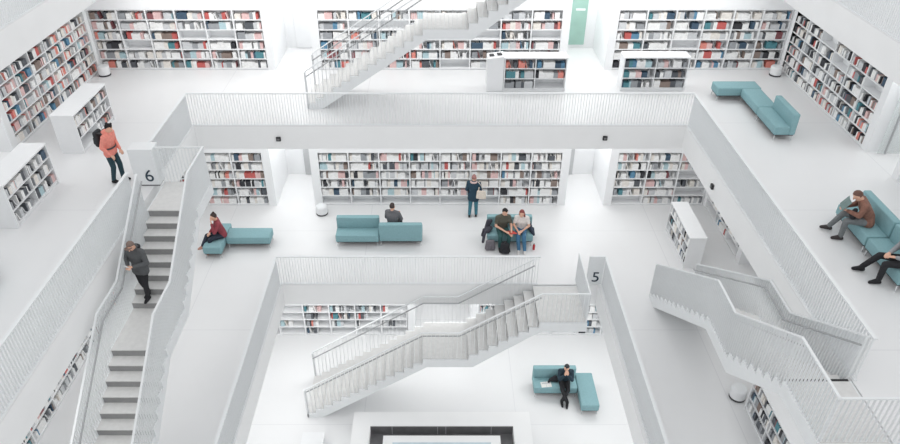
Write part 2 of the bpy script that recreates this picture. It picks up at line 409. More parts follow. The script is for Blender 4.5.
# ------------------------------------------------------------------ staircases (local: rises along +x from -4 to 4, outer side y=0, void side y=-w)
TR, RS, NL, NU, LAND = .27, H/22, 14, 8, 1.3
def stair_path():
    pts = []; x = -4.0; z = 0.0
    tops = []                      # (x0,x1,z) of every walking surface
    for i in range(NL-1): tops.append((x+i*TR, x+(i+1)*TR, (i+1)*RS))
    xl = x+(NL-1)*TR; zl = NL*RS; tops.append((xl, xl+LAND, zl))
    xu = xl+LAND
    for i in range(NU-1): tops.append((xu+i*TR, xu+(i+1)*TR, zl+(i+1)*RS))
    xt = xu+(NU-1)*TR; tops.append((xt, 4.0, H))
    return tops, xl, zl, xu, xt
def staircase(label, loc, rz, w, who, strip=False):
    tops, xl, zl, xu, xt = stair_path()
    t = thing('staircase', label, 'staircase', loc, rz, 'white staircases across the voids')
    # carrying slab with sawtooth top and raking underside
    top = []
    zprev = 0
    for a, b, z in tops: top += [(a, zprev), (a, z-.02)]; zprev = z-.02
    top += [(4.0, H-.02)]
    k = .30; sl = RS/TR
    bot = [(4.0, H-k-.02), (xt+.05, H-k-.02), (xu+.12, zl-k), (xl+.12, zl-k), (-4.0+(k+.03)/sl*.9, 0.0)]
    poly = [(x, z) for x, z in top] + bot
    part('flight', MB().prism(list(reversed(poly)), -w, -.004), M['rail'], t)
    for a, b, z in tops:
        nm = 'tread' if b-a < .5 else ('landing' if z < H-.1 else 'platform')
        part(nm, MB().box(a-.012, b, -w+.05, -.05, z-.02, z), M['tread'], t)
    zp = 0
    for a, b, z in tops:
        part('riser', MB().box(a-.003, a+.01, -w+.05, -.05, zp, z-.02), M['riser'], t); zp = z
    if strip: part('nosing_strip', MB().box(xt-.02, xt+.03, -w+.06, -.06, H, H+.004), M['black'], t)
    def zat(x):
        for a, b, z in tops:
            if a <= x <= b: return z
        return H
    hr = 1.0
    def nose(x):                   # line over the nosings that the rail follows
        if x < xl: return RS+(x+4.0)*sl if x < xl else zl
        if x < xu: return zl
        if x < xt: return zl+RS+(x-xu)*sl-0*RS
        return H
    def rail_z(x):
        v = nose(x)
        if x < xl: v = min(v, zl)
        elif x >= xu and x < xt: v = min(v, H)
        return v+hr
    for yy, x1, lab in ((-w+.03, 3.98, 'void-side balustrade'), (-.03, xt-.03, 'outer balustrade')):
        xs = [-3.97, xl, xl+.001+.27*0, xu, xt]
        pth = [(-3.97, yy, RS+hr), (xl, yy, zl+hr), (xu-TR, yy, zl+hr)]
        pth += [(min(xt, x1)-.0, yy, H+hr)] if x1 < 3 else [(xt, yy, H+hr), (x1, yy, H+hr)]
        part_o = part('balustrade', MB().tube(pth, 0, square=(.022, .014)), M['rail'], t, label=lab)
        def ztop(x):
            for (xa, _, za), (xb, _, zb) in zip(pth, pth[1:]):
                if xa <= x <= xb: return za+(zb-za)*(x-xa)/(xb-xa)
            return pth[-1][2]
        n = min(99, int((x1+3.97)/(.12 if rz == 0 else .08))); it = []
        for i in range(n+1):
            x = -3.95+i*(x1+3.92)/n
            z0 = zat(x); it.append((x, yy, z0-.02, max(.2, ztop(x)-.015-z0+.02), 0))
        bars(part_o, it)
        si = 1 if yy < -w/2 else -1
        hp = [(x, yy+si*.075, z-.19) for x, _, z in pth]
        if x1 > 3: hp = hp[:-1]
        part('handrail', MB().tube(hp, .02, 8), M['steel'], part_o, smooth=False)
        post = MB().box(-.02, .02, -.03, .03, 0, 1)
        o = part('newel_post', post, M['rail'], part_o, loc=(-3.985, yy, 0.0)); o.scale = (1, 1, RS+hr-.02)
    # rail across the end of the top platform
    eb = part('end_balustrade', MB().box(3.955, 3.99, -w+.01, .27, H+hr-.035, H+hr), M['rail'], t)
    n = int(w/.08)
    for i in range(n+2):
        o = link('baluster', BAR, eb, (3.972, -w+.05+i*(w+.17)/(n+1), H), PI/2); o.scale = (1, 1, hr-.03)
    return t
staircase('white staircase at the top, climbing right in front of the long bookcase', (0, VZ-.0, ZA), 0, 1.5, 'top')
staircase('white staircase at bottom centre, rising towards the numeral 5', (0, VB-.05, ZC), 0, 1.58, 'bottom')
staircase('white staircase on the left with the man in the dark jacket', (-VA+.17, 0, ZB), PI/2, 1.2, 'left')
staircase('white staircase on the right descending under the upper right gallery', (VA-.01, .08, ZB), -PI/2, 1.17, 'right', True)

# small black boxes on the fascias
for lab, x, y, z, rz in (('small black box on the fascia, left of centre', -4.72, VA-.02, ZA-.42, 0),
                         ('small black box on the back fascia, right of centre', 4.82, VA-.02, ZA-.39, 0),
                         ('small black box on the right-hand fascia', VA-.02, 4.45, ZA-.42, -PI/2)):
    t = thing('fascia_lamp', lab, 'lamp', (x, y, z), rz, 'black boxes on the fascias')
    part('housing', MB().box(-.065, .065, -.04, .02, -.065, .065), M['black'], t, .008)
    part('lens', MB().box(-.04, .04, -.046, -.04, -.03, .03), M['glass'], t)

# ------------------------------------------------------------------ seating
def seat_module(label, loc, rz, L=1.34, D=.6, back=True, name='sofa'):
    """front faces local -y; origin on the floor at the middle of the module"""
    t = thing(name, label, 'sofa' if back else 'bench', loc, rz, 'teal modular seating')
    l = L/2-.004; d = D/2
    part('seat', MB().box(-l, l, -d, d if not back else d-.17, .18, .43), M['teal'], t, .03, 3, True)
    part('base_frame', MB().box(-l+.03, l-.03, -d+.03, d-.03, .15, .185), M['under'], t)
    if back: part('backrest', MB().box(-l, l, d-.175, d, .18, .80), M['teal'], t, .03, 3, True)
    for sx in (-1, 1):
        for sy in (-1, 1):
            part('leg', MB().tube([(sx*(l-.06), sy*(d-.06), .16), (sx*(l-.04), sy*(d-.04), .001)], .016, 8), M['chrome'], t)
    return t
# upper gallery, right: L-shaped group
seat_module('teal bench at the far end of the upper right seating group', (9.24, 9.07, ZA), 0, 1.34, .56, False, 'bench')
seat_module('teal middle bench of the upper right seating group', (9.58, 8.13, ZA), -PI/2, 1.3, .58, False, 'bench')
seat_module('teal sofa with a backrest nearest in the upper right seating group', (9.58, 6.82, ZA), -PI/2, 1.3, .58, True)
# upper gallery, right: long sofa with two people
seat_module('teal sofa holding the man in the brown jacket', (9.47, 1.67, ZA), -PI/2, 1.3, .62, True)
seat_module('teal sofa cut by the right picture edge', (9.47, .34, ZA), -PI/2, 1.3, .62, True)
seat_module('teal sofa barely visible at the left picture edge', (-9.3, -.42, ZA), PI/2, 1.34, .62, True)
# middle gallery
seat_module('long teal bench right of the person in the maroon sweater', (-5.86, 6.6, ZB), 0, 1.36, .54, False, 'bench')
seat_module('teal bench that the person in the maroon sweater sits on', (-6.83, 6.47, ZB), PI/2, 1.32, .56, False, 'bench')
seat_module('empty teal sofa facing the void on the middle gallery', (-2.5, 6.74, ZB), 0, 1.34, .62, True)
seat_module('teal sofa turned away with a person in grey behind its back', (-1.15, 6.78, ZB), PI, 1.34, .62, True)
seat_module('teal sofa carrying the seated couple', (2.25, 6.78, ZB), 0, 1.42, .64, True)
# lowest floor
seat_module('teal sofa under the person in black on the lowest floor', (3.65, 4.05, ZC), 0, 1.34, .62, True)
seat_module('teal bench on the lowest floor at right angles to the sofa', (4.6, 3.72, ZC), PI/2, 1.34, .54, False, 'bench')

def pouf(label, x, y, z):
    t = thing('pouf', label, 'stool', (x, y, z), 0, 'white drum stools')
    part('base_ring', MB().lathe([(.175, .001), (.19, .01), (.19, .045), (.175, .05)]), M['under'], t)
    part('drum', MB().lathe([(.18, .05), (.19, .065), (.19, .28), (.182, .305), (.17, .315)]), M['shelf'], t, smooth=False)
    part('cushion', MB().lathe([(.165, .315), (.165, .322), (.14, .33)]), M['rail'], t)
    return t
pouf('white drum stool in the upper left corner below the shelves', -11.1, 10.85, ZA)
pouf('white drum stool in the upper right corner below the shelves', 11.24, 10.85, ZA)
pouf('white drum stool left of the long middle bookcase', -3.87, 8.3, ZB)
pouf('white drum stool half hidden beneath the right-hand staircase', 7.2, .38, ZB)

# skylight box on the lowest floor
t = thing('skylight_box', 'square white skylight surround with dark glass set in the lowest floor', 'skylight', (.12, 0, 0))
ro, ri, hh = 2.6, 2.08, .4
for nm, b in (('rim', (-ro, ro, ri+.24, ro+.24)), ('rim', (-ro, ro, -ro, -ri)), ('rim', (-ro, -ri, -ri, ri+.24)), ('rim', (ri, ro, -ri, ri+.24))):
    part(nm, MB().box(b[0], b[1], b[2], b[3], .002, hh), M['fascia'], t)
part('glass_wall', MB().box(-ri, ri, ri+.225, ri+.238, .07, hh-.015), M['glass'], t)
part('glass_floor', MB().box(-ri, ri, -ri, ri+.24, .05, .07), M['glass'], t)
for i in range(4):
    x = (-1.45, -.12, .12, 1.45)[i]
    part('mullion', MB().box(x-.012, x+.012, ri+.21, ri+.226, .07, hh-.02), M['steel'], t)
part('platform', MB().box(-1.68, 1.68, -1.68, 1.98, .07, hh), M['fascia'], t)
part('glass_strip', MB().box(-1.4, 1.4, 1.55, 1.74, hh, hh+.006), M['pale'], t)
t = thing('display_plinth', 'low white plinth at the foot of the bottom staircase', 'plinth', (-3.6, 1.95, 0))
part('body', MB().box(-.3, .3, -.22, .22, .002, .26), M['wall'], t, .01)
part('top', MB().box(-.32, .32, -.24, .24, .26, .29), M['shelf'], t, .005)

# ------------------------------------------------------------------ soft bodies: unions of round cones, remeshed to one skin
def _ico():
    bm = bmesh.new(); bmesh.ops.create_icosphere(bm, subdivisions=2, radius=1)
    p = [v.co.copy() for v in bm.verts]; bm.free(); return p
ICO = _ico()
class Blob:
    def __init__(s): s.v = []; s.f = []
    def hull(s, pts):
        bm = bmesh.new()
        for p in pts: bm.verts.new(p)
        r = bmesh.ops.convex_hull(bm, input=bm.verts)
        bmesh.ops.delete(bm, geom=list({g for g in r['geom_interior'] if isinstance(g, bmesh.types.BMVert)}), context='VERTS')
        loose = [v for v in bm.verts if not v.link_faces]
        if loose: bmesh.ops.delete(bm, geom=loose, context='VERTS')
        b = len(s.v); bm.verts.index_update()
        s.v += [tuple(v.co) for v in bm.verts]; s.f += [tuple(b+v.index for v in f.verts) for f in bm.faces]
        bm.free(); return s
    def balls(s, *br):
        pts = []
        for p, r in br:
            p = Vector(p)
            rr = r if isinstance(r, (tuple, list)) else (r, r, r)
            pts += [p+Vector((q.x*rr[0], q.y*rr[1], q.z*rr[2])) for q in ICO]
        return s.hull(pts)
    def chain(s, *br):
        for a, b in zip(br, br[1:]): s.balls(a, b)
        return s
    def mesh(s, name, m, voxel=.01, smooth=3):
        me = bpy.data.meshes.new(name); me.from_pydata(s.v, [], s.f)
        bm = bmesh.new(); bm.from_mesh(me); bmesh.ops.recalc_face_normals(bm, faces=bm.faces); bm.to_mesh(me); bm.free()
        o = bpy.data.objects.new('tmp', me); COL.objects.link(o)
        md = o.modifiers.new('r', 'REMESH'); md.mode = 'VOXEL'; md.voxel_size = voxel
        md = o.modifiers.new('s', 'SMOOTH'); md.iterations = smooth; md.factor = .5
        bpy.context.view_layer.update()
        out = bpy.data.meshes.new_from_object(o.evaluated_get(bpy.context.evaluated_depsgraph_get()))
        bpy.data.objects.remove(o); bpy.data.meshes.remove(me)
        out.materials.clear(); out.name = name
        for x in (m if isinstance(m, (list, tuple)) else [m]): out.materials.append(x)
        out.polygons.foreach_set('use_smooth', [True]*len(out.polygons))
        out.polygons.foreach_set('material_index', [0]*len(out.polygons))
        return out

SKIN = mat('skin', srgb(222, 176, 152), .55, var=.03); EYE = mat('eye_dark', (.03, .025, .02), .3); LIP = mat('lip', srgb(180, 105, 98), .5)
CL = {}
def cloth(name, rgb, var=.1, rough=.8):
    if name not in CL: CL[name] = mat('cloth_'+name, srgb(*rgb), rough, var=var, scale=18, bump=.15)
    return CL[name]

def stand(**k):
    P = dict(pel=(0,0,.93), wst=(0,0,1.08), ch=(0,0,1.27), nk=(0,.01,1.46), hd=(0,-.03,1.605), pitch=20, yaw=0,
             shL=(.175,0,1.40), shR=(-.175,0,1.40), elL=(.235,.03,1.13), elR=(-.235,.03,1.13), wrL=(.22,-.08,.90), wrR=(-.22,-.08,.90),
             hpL=(.09,0,.90), hpR=(-.09,0,.90), knL=(.10,-.03,.49), knR=(-.10,-.03,.49), anL=(.10,.02,.085), anR=(-.10,.02,.085),
             tL=(.03,-1,0), tR=(-.03,-1,0), hdL=None, hdR=None, width=1.0)
    P.update(k); return P
def sit(**k):
    P = dict(pel=(0,0,.535), wst=(0,-.02,.67), ch=(0,-.07,.86), nk=(0,-.10,1.04), hd=(0,-.15,1.175), pitch=30, yaw=0,
             shL=(.175,-.08,.985), shR=(-.175,-.08,.985), elL=(.235,-.15,.73), elR=(-.235,-.15,.73), wrL=(.09,-.34,.66), wrR=(-.09,-.34,.66),
             hpL=(.09,-.02,.525), hpR=(-.09,-.02,.525), knL=(.12,-.44,.51), knR=(-.12,-.44,.51), anL=(.12,-.43,.085), anR=(-.12,-.43,.085),
             tL=(.1,-1,0), tR=(-.1,-1,0), hdL=None, hdR=None, width=1.0)
    P.update(k); return P

def person(label, loc, rz, P, top, trousers, shoes, hair, hairstyle='short', sleeves='long', coat=0.0, hood=None, cap=None, group=None, topname='jacket', size=1.0):
    V = {k: (Vector(v) if isinstance(v, tuple) else v) for k, v in P.items()}
    lat = (V['shL']-V['shR']).normalized()
    HM = Matrix.Rotation(R(V['yaw']), 3, 'Z') @ Matrix.Rotation(R(V['pitch']), 3, 'X')
    hd = V['hd']; hl = lambda x, y, z: hd + HM @ Vector((x, y, z))
    b = Blob(); w = V['width']
    def torso(b, i, low=None):
        ch = [(V['ch']+lat*.07*w*s, .10+i) for s in (-1, 1)]; ws = [(V['wst']+lat*.05*w*s, .088+i) for s in (-1, 1)]
        pl = [(V['pel']+lat*.07*w*s, .10+i) for s in (-1, 1)]
        sh = [(V['shL'], .055+i), (V['shR'], .055+i)]
        b.balls(*ch, *sh); b.balls(*ch, *ws); b.balls(*ws, *pl); b.balls(*sh, (V['nk'], .05+i*.6))
    torso(b, 0)
    b.chain((V['nk'], .056), (hl(0, .015, -.06), .054))
    for s in 'LR':
        b.chain((V['sh'+s], .052), (V['el'+s], .040)); b.chain((V['el'+s], .041), (V['wr'+s], .027))
        b.chain((V['hp'+s], .085), (V['kn'+s], .055)); b.chain((V['kn'+s], .055), (V['an'+s], .038))
        t_ = V['t'+s].normalized(); b.chain((V['an'+s], .038), (V['an'+s]+t_*.12+Vector((0, 0, -.05)), .028))
        # hand: palm, four fingers, thumb
        d = V['hd'+s].normalized() if V['hd'+s] is not None else (V['wr'+s]-V['el'+s]).normalized()
        side = lat*(1 if s == 'L' else -1)
        nrm = d.cross(Vector((0, 0, 1)) if abs(d.z) < .8 else Vector((0, -1, 0))).normalized()   # across the palm
        cur = d.cross(nrm).normalized()
        if (cur.z > 0) and abs(d.z) < .8: cur = -cur
        wr = V['wr'+s]
        b.balls((wr, .024), (wr+d*.085+nrm*.030, .014), (wr+d*.085-nrm*.030, .014))
        for q, ln in zip((-.031, -.0105, .0105, .031), (.062, .078, .075, .058)):
            p0 = wr+d*.088+nrm*q; p1 = p0+(d*.9+cur*.35).normalized()*ln*.5; p2 = p1+(d*.55+cur*.85).normalized()*ln*.5
            b.chain((p0, .0105), (p1, .0095), (p2, .008))
        th = -nrm if (nrm.dot(side) > 0) else nrm
        b.chain((wr+d*.03+th*.022, .014), (wr+d*.06+th*.05, .011), (wr+d*.09+th*.055+cur*.01, .009))
    sk = [hd + HM @ Vector((q.x*.075, q.y*.095+.012, q.z*.105+.025)) for q in ICO]
    jw = [hl(0, -.048, -.078)+q*.038 for q in ICO]+[hl(s*.035, -.01, -.06)+q*.035 for q in ICO for s in (-1, 1)]
    b.hull(sk+jw)
    b.chain((hl(0, -.088, .02), .012), (hl(0, -.112, -.018), .015))
    for s in (-1, 1): b.balls((hl(s*.077, .01, .012), .016), (hl(s*.077, .012, -.02), .012))
    me = b.mesh('person', [SKIN, EYE, LIP], .0085, 3)
    ey = [hl(s*.031, -.086, .022) for s in (-1, 1)]; mo = [hl(s*.012, -.088, -.052) for s in (-1, 0, 1)]
    for p in me.polygons:
        c = p.center
        if min((c-e_).length for e_ in ey) < .014: p.material_index = 1
        elif min((c-m_).length for m_ in mo) < .012: p.material_index = 2
    o = link('person', me, None, loc, rz); tag(o, label, 'person', group)
    # clothing
    c = Blob(); i = .022; torso(c, i)
    if coat:
        pl = [(V['pel']+lat*.075*s, .125) for s in (-1, 1)]; dn = (V['pel']-V['wst']).normalized()
        c.balls(*pl, *[(V['pel']+lat*.085*s+dn*coat, .125) for s in (-1, 1)])
    for s in 'LR':
        if sleeves == 'long':
            c.chain((V['sh'+s], .072), (V['el'+s], .060)); c.chain((V['el'+s], .060), (V['wr'+s]+(V['el'+s]-V['wr'+s]).normalized()*.02, .043))
        else:
            m_ = V['sh'+s].lerp(V['el'+s], .6); c.chain((V['sh'+s], .072), (m_, .062))
    if hood: c.balls((V['nk']+Vector((0, .07, .0)), .07), (V['nk']+lat*.07+Vector((0, .03, .01)), .05), (V['nk']-lat*.07+Vector((0, .03, .01)), .05))
    o.scale = (size,)*3
    link(topname, c.mesh(topname, top, .012, 4), o)
    c = Blob()
    c.balls(*[(V['pel']+lat*.065*s, .112) for s in (-1, 1)], (V['hpL'], .098), (V['hpR'], .098))
    for s in 'LR':
        c.chain((V['hp'+s], .099), (V['kn'+s], .070)); c.chain((V['kn'+s], .070), (V['an'+s]+Vector((0, 0, .03)), .056))
    link('trousers', c.mesh('trousers', trousers, .012, 4), o)
    for s in 'LR':
        t_ = V['t'+s].normalized(); a = V['an'+s]
        up = Vector((0, 0, -.042))
        c = Blob(); c.balls((a+up-t_*.04, .040), (a+Vector((0, 0, .01)), .045), (a+up+t_*.07, .042), (a+up+t_*.155+Vector((0, 0, -.008)), .034))
        link('shoe', c.mesh('shoe', shoes, .010, 3), o)
    c = Blob()
    pts = [hd + HM @ Vector((q.x*.086, q.y*.104+.018, q.z*.112+.032)) for q in ICO if (q.y > -.25 and q.z > -.62) or (q.z > .5)]
    c.hull(pts)
    if hairstyle == 'long':
        for s in (-1, 1): c.chain((hl(s*.07, .03, .0), .035), (hl(s*.075, .03, -.12), .035), (hl(s*.07, .01, -.22)*1.0, .028))
        c.balls((hl(0, .07, .0), .06), (hl(0, .07, -.18), .05))
    if hairstyle == 'curly':
        r_ = random.Random(3)
        for _ in range(40):
            q = ICO[r_.randrange(len(ICO))]
            if q.y > -.45 and q.z > -.4: c.balls((hd+HM @ Vector((q.x*.085, q.y*.1+.018, q.z*.108+.035)), .026), (hd+HM @ Vector((q.x*.09, q.y*.105+.018, q.z*.113+.035)), .026))
    if hairstyle == 'bun': c.balls((hl(0, .06, .13), .045), (hl(0, .05, .1), .04))
    link('cap' if cap else 'hair', c.mesh('hair', hair, .010, 3), o)
    if cap: part('brim', MB().lathe([(.075, 0), (.085, .006), (.06, .014)], 20), cap, o, loc=tuple(hl(0, -.07, .055)))
    if hood:
        c = Blob()
        for k in range(8):
            a = PI*k/7; p = V['nk']+lat*.10*math.cos(a)+Vector((0, .02+.09*math.sin(a), .03))
            if k: c.balls((pv, .035), (p, .035))
            pv = p
        link('hood_trim', c.mesh('hood_trim', hood, .012, 2), o)
    return o

# 1 person in orange on the upper left gallery
p = person('person in orange jacket and dark jeans, looking down on the upper left gallery', (-8.0, 4.0, ZA), R(80),
       stand(pitch=36, hd=(0, -.15, 1.58), nk=(0, -.07, 1.45), ch=(0, -.03, 1.26), shL=(.175, -.06, 1.39), shR=(-.175, -.06, 1.39), wrL=(.13, -.2, .93), elL=(.25, -.02, 1.12), wrR=(-.19, -.13, .9), anL=(.11, -.07, .085), anR=(-.09, .08, .085), knL=(.11,-.08,.49), tL=(.2,-1,0)),
       cloth('orange', (236, 146, 132)), cloth('darkteal', (38, 66, 76)), cloth('blackshoe', (30, 30, 34)), cloth('blackhair', (26, 22, 22)), 'curly', coat=.04, hood=cloth('orange', (236, 146, 132)), size=.95)
part('belt', MB().tube([(.2*math.cos(a*PI/10), .15*math.sin(a*PI/10)-.01, 1.06) for a in range(21)], 0, square=(.006, .02)), M['under'], p)
def backpack(label, loc, rz, m, straps=True):
    t = thing('backpack', label, 'backpack', loc, rz)
    c = Blob(); c.balls(((-.08, 0, .08), .075), ((.08, 0, .08), .075), ((-.07, .01, .36), .065), ((.07, .01, .36), .065))
    link('pack', c.mesh('pack', m, .012, 3), t)
    c = Blob(); c.balls(((-.07, .08, .1), .04), ((.07, .08, .1), .04), ((.06, .08, .22), .035), ((-.06, .08, .22), .035))
    link('pocket', c.mesh('pocket', m, .012, 3), t)
    if straps:
        for s in (-1, 1):
            part('strap', MB().tube([(s*.1, -.06, .38), (s*.12, -.14, .42), (s*.13, -.265, .36), (s*.13, -.26, .2), (s*.12, -.12, .08), (s*.1, -.05, .08)], 0, square=(.02, .006)), M['under'], t)
    else:
        part('handle', MB().tube([(-.04, 0, .42), (-.03, 0, .47), (.03, 0, .47), (.04, 0, .42)], .01), M['under'], t)
    return t
RM = Matrix.Rotation(R(80), 3, 'Z'); q = Vector((-8.0, 4.0, ZA))+RM @ Vector((0, .2, 1.0))
backpack('dark backpack worn by the person in the orange jacket', tuple(q), R(80), cloth('packblack', (44, 46, 50)))
# 2 man on the left stairs
sy = .95; sz = ZB+(NL+1)*RS
person('person in dark grey jacket and cap using a phone on the left staircase', (-6.48, sy, sz), R(-12),
       stand(pitch=38, hd=(0, -.08, 1.59), elL=(.26, -.05, 1.13), elR=(-.27, -.02, 1.15), wrL=(.05, -.27, 1.16), wrR=(-.07, -.27, 1.15), hdL=(-.6, -.6, .2), hdR=(.6, -.6, .2),
             anL=(.02, -.05, .085), anR=(-.07, .12, .085), knL=(.06, -.06, .49), knR=(-.07, 0, .49)),
       cloth('grey', (84, 86, 88)), cloth('black', (34, 34, 38)), cloth('blackshoe', (30, 30, 34)), cloth('cap', (122, 104, 96)), 'short', coat=.08, size=.95, cap=cloth('cap', (122, 104, 96)), hood=cloth('black', (34, 34, 38)))
t = thing('phone', 'white phone held by the person on the left staircase', 'phone', tuple(Vector((-6.48, sy, sz))+Matrix.Rotation(R(-12), 3, 'Z') @ Vector((-.01, -.36, 1.18))), R(-12))
t.rotation_euler = (R(35), 0, R(-12))
part('case', MB().box(-.04, .04, -.008, .0, -.07, .07), M['shelf'], t, .003); part('screen', MB().box(-.034, .034, 0, .002, -.06, .06), M['glass'], t)
# 3 seated in maroon
person('person in maroon sweater sitting on the teal bench, hand at chin', (-6.62, 6.42, ZB), R(-62),
       sit(pitch=15, hd=(0, -.17, 1.19), ch=(0, -.09, .85), elL=(.2, -.26, .76), wrL=(.05, -.27, 1.0), hdL=(0, -.1, 1), wrR=(-.04, -.36, .66), knR=(-.06, -.46, .56), anR=(.1, -.66, .32), tR=(.3, -1, .2), anL=(.14, -.44, .085)),
       cloth('maroon', (142, 62, 72)), cloth('navyjean', (40, 48, 62)), cloth('tan', (186, 140, 124)), cloth('darkhair', (58, 46, 44)), 'bun', topname='sweater')
# 4 seen from behind
person('person in grey seated behind the turned teal sofa, seen from behind', (-1.42, 6.82, ZB), R(165),
       sit(pitch=12, hd=(0, -.08, 1.2), ch=(0, -.03, .88), nk=(0, -.05, 1.06), elR=(-.27, -.1, .78), wrR=(-.14, -.32, .82)),
       cloth('greywool', (104, 104, 108)), cloth('black', (34, 34, 38)), cloth('blackshoe', (30, 30, 34)), cloth('browndark', (70, 60, 58)), 'short')
# 5 standing woman
person('person in navy coat and teal jeans facing the long middle bookcase', (1.16, 8.12, ZB), R(172),
       stand(pitch=16, hd=(0, -.05, 1.56), nk=(0, .01, 1.43), elR=(-.24, -.02, 1.14), wrR=(-.2, -.18, 1.0), wrL=(.16, -.22, 1.0), width=.9, anL=(.12, .03, .085), anR=(-.11, -.04, .085)),
       cloth('navy', (34, 62, 80)), cloth('tealjean', (62, 118, 134)), cloth('blackshoe', (30, 30, 34)), cloth('auburn', (150, 108, 104)), 'short', coat=.16, hood=cloth('fur', (196, 170, 168)), topname='coat', size=.94)
t = thing('shoulder_bag', 'cream shoulder bag carried by the standing person in navy', 'bag', (1.40, 7.97, ZB+.82), R(172))
c = Blob(); c.balls(((-.12, 0, .02), .045), ((.12, 0, .02), .045), ((.11, 0, .25), .035), ((-.11, 0, .25), .035)); link('bag_body', c.mesh('bag_body', cloth('cream', (226, 214, 202)), .012, 3), t)
part('strap', MB().tube([(-.08, .0, .26), (.02, .02, .5), (.1, .05, .63), (.06, -.12, .58), (.09, -.03, .26)], 0, square=(.015, .005)), cloth('cream', (226, 214, 202)), t)
# 6, 7 the couple
person('person in olive T-shirt with black hair, left one of the seated couple', (2.0, 6.72, ZB), R(8),
       sit(pitch=28, yaw=25, hd=(.03, -.15, 1.21), nk=(.01, -.09, 1.07), elL=(.24, -.2, .74), wrL=(.2, -.42, .64), wrR=(.04, -.4, .64), hdR=(.6, -.5, -.1), knL=(.13, -.46, .52), knR=(-.14, -.44, .52), anR=(-.14, -.42, .085)),
       cloth('olive', (88, 88, 78)), cloth('bottle', (44, 84, 84)), cloth('blackshoe', (30, 30, 34)), cloth('blackhair', (26, 22, 22)), 'short', 'short', topname='t_shirt')
person('person in white top and blue jeans with auburn hair, right of the couple', (2.6, 6.72, ZB), R(-8),
       sit(pitch=16, yaw=-20, hd=(-.02, -.13, 1.14), nk=(0, -.08, 1.01), ch=(0, -.05, .83), shL=(.16, -.06, .95), shR=(-.16, -.06, .95), wrL=(.06, -.32, .66), wrR=(-.1, -.34, .64), width=.88, anL=(.16, -.6, .085), anR=(-.02, -.58, .085), knL=(.1, -.45, .51), knR=(-.08, -.45, .51)),
       cloth('white', (228, 222, 218)), cloth('bluejean', (66, 112, 146)), cloth('whiteshoe', (214, 212, 210)), cloth('redhair', (138, 72, 70)), 'long', 'short', topname='blouse')
t = thing('red_folder', 'red folder between the laps of the seated couple', 'folder', (2.27, 6.36, ZB+.6), R(20)); t.rotation_euler = (R(-15), R(8), R(20))
part('cover', MB().box(-.11, .11, -.15, .15, .0, .012), cloth('redfolder', (206, 84, 76)), t); part('pages', MB().box(-.105, .105, -.145, .145, .012, .02), cloth('redfolder', (206, 84, 76)), t)
backpack('black backpack on the floor before the person in olive', (2.06, 6.08, ZB+.003), R(170), cloth('packblack2', (34, 35, 40)), False)
def bundle(name, label, cat, loc, m, balls, rz=0):
    c = Blob()
    for a in balls: c.balls(*a)
    t = tag(link(name, c.mesh(name, m, .014, 4), None, loc, rz), label, cat); return t
bundle('coat', 'dark coat draped over the left end of the couple\'s sofa', 'coat', (1.56, 6.66, ZB+.44), cloth('darkcoat', (58, 58, 68)),
       [(((-.05, .05, .06), .06), ((.09, .06, .08), .07), ((0, -.1, .06), .06)), (((-.07, -.1, .06), .05), ((-.13, -.26, .03), .05)), (((-.13, -.26, .03), .05), ((-.16, -.32, -.18), .045)), (((-.05, .1, .06), .06), ((0, .14, .3), .05), ((.1, .14, .3), .05)), (((-.12, 0, .06), .05), ((-.17, -.05, -.12), .045))])
bundle('bag', 'grey bag on the floor at the left end of the couple\'s sofa', 'bag', (1.62, 6.27, ZB+.003), cloth('greybag', (112, 108, 114)),
       [(((-.1, 0, .07), .07), ((.1, 0, .07), .07), ((.08, 0, .33), .055), ((-.08, 0, .33), .055)), (((0, -.06, .1), .05), ((0, -.06, .2), .05))])
bundle('coat', 'navy coat lying at the right end of the couple\'s sofa', 'coat', (2.86, 6.72, ZB+.44), cloth('navycoat', (48, 58, 74)),
       [(((-.02, .08, .06), .06), ((.05, -.1, .06), .06), ((.0, .12, .22), .05)), (((.05, -.1, .06), .06), ((.1, -.2, .0), .05)), (((.1, .0, .06), .05), ((.13, -.1, -.1), .045))])
t = thing('bottle', 'small red bottle on the floor at the right end of the couple\'s sofa', 'bottle', (2.98, 6.3, ZB))
part('body', MB().lathe([(.034, .002), (.036, .01), (.036, .16), (.02, .19), (.014, .2)], 16), cloth('redbottle', (196, 60, 66)), t); part('lid', MB().lathe([(.017, .2), (.017, .225), (.014, .228)], 16), M['under'], t)
# 8 lowest floor
person('person in black on the teal sofa of the lowest floor, hands at the face', (3.93, 4.0, ZC), R(-4),
       sit(pitch=22, hd=(0, -.15, 1.19), elL=(.19, -.26, .80), elR=(-.19, -.26, .80), wrL=(.04, -.28, 1.02), wrR=(-.05, -.29, 1.02), hdL=(-.2, -.05, 1), hdR=(.2, -.05, 1), knL=(.08, -.44, .51), knR=(-.08, -.44, .51), anL=(-.07, -.5, .085), anR=(.09, -.56, .085)),
       cloth('nightblue', (36, 56, 68)), cloth('black', (34, 34, 38)), cloth('blackshoe', (30, 30, 34)), cloth('darkhair2', (48, 48, 52)), 'short')
bundle('bag', 'black bag on the teal sofa beside the person in black', 'bag', (3.6, 4.0, ZC+.435), cloth('packblack2', (34, 35, 40)),
       [(((-.1, .03, .05), .05), ((.1, 0, .06), .06), ((.06, .06, .16), .05)), (((-.1, .03, .05), .05), ((-.16, -.05, .04), .035))])
t = thing('magazine', 'open white magazine lying on the teal sofa of the lowest floor', 'magazine', (3.36, 3.88, ZC+.432), R(6))
part('page', MB().box(-.16, -.004, -.11, .11, 0, .008), M['page'], t); part('page', MB().box(.004, .16, -.11, .11, 0, .012), M['page'], t)
part('print', MB().box(-.13, .13, .02, .07, .0122, .0128), M['greydoor'], t)
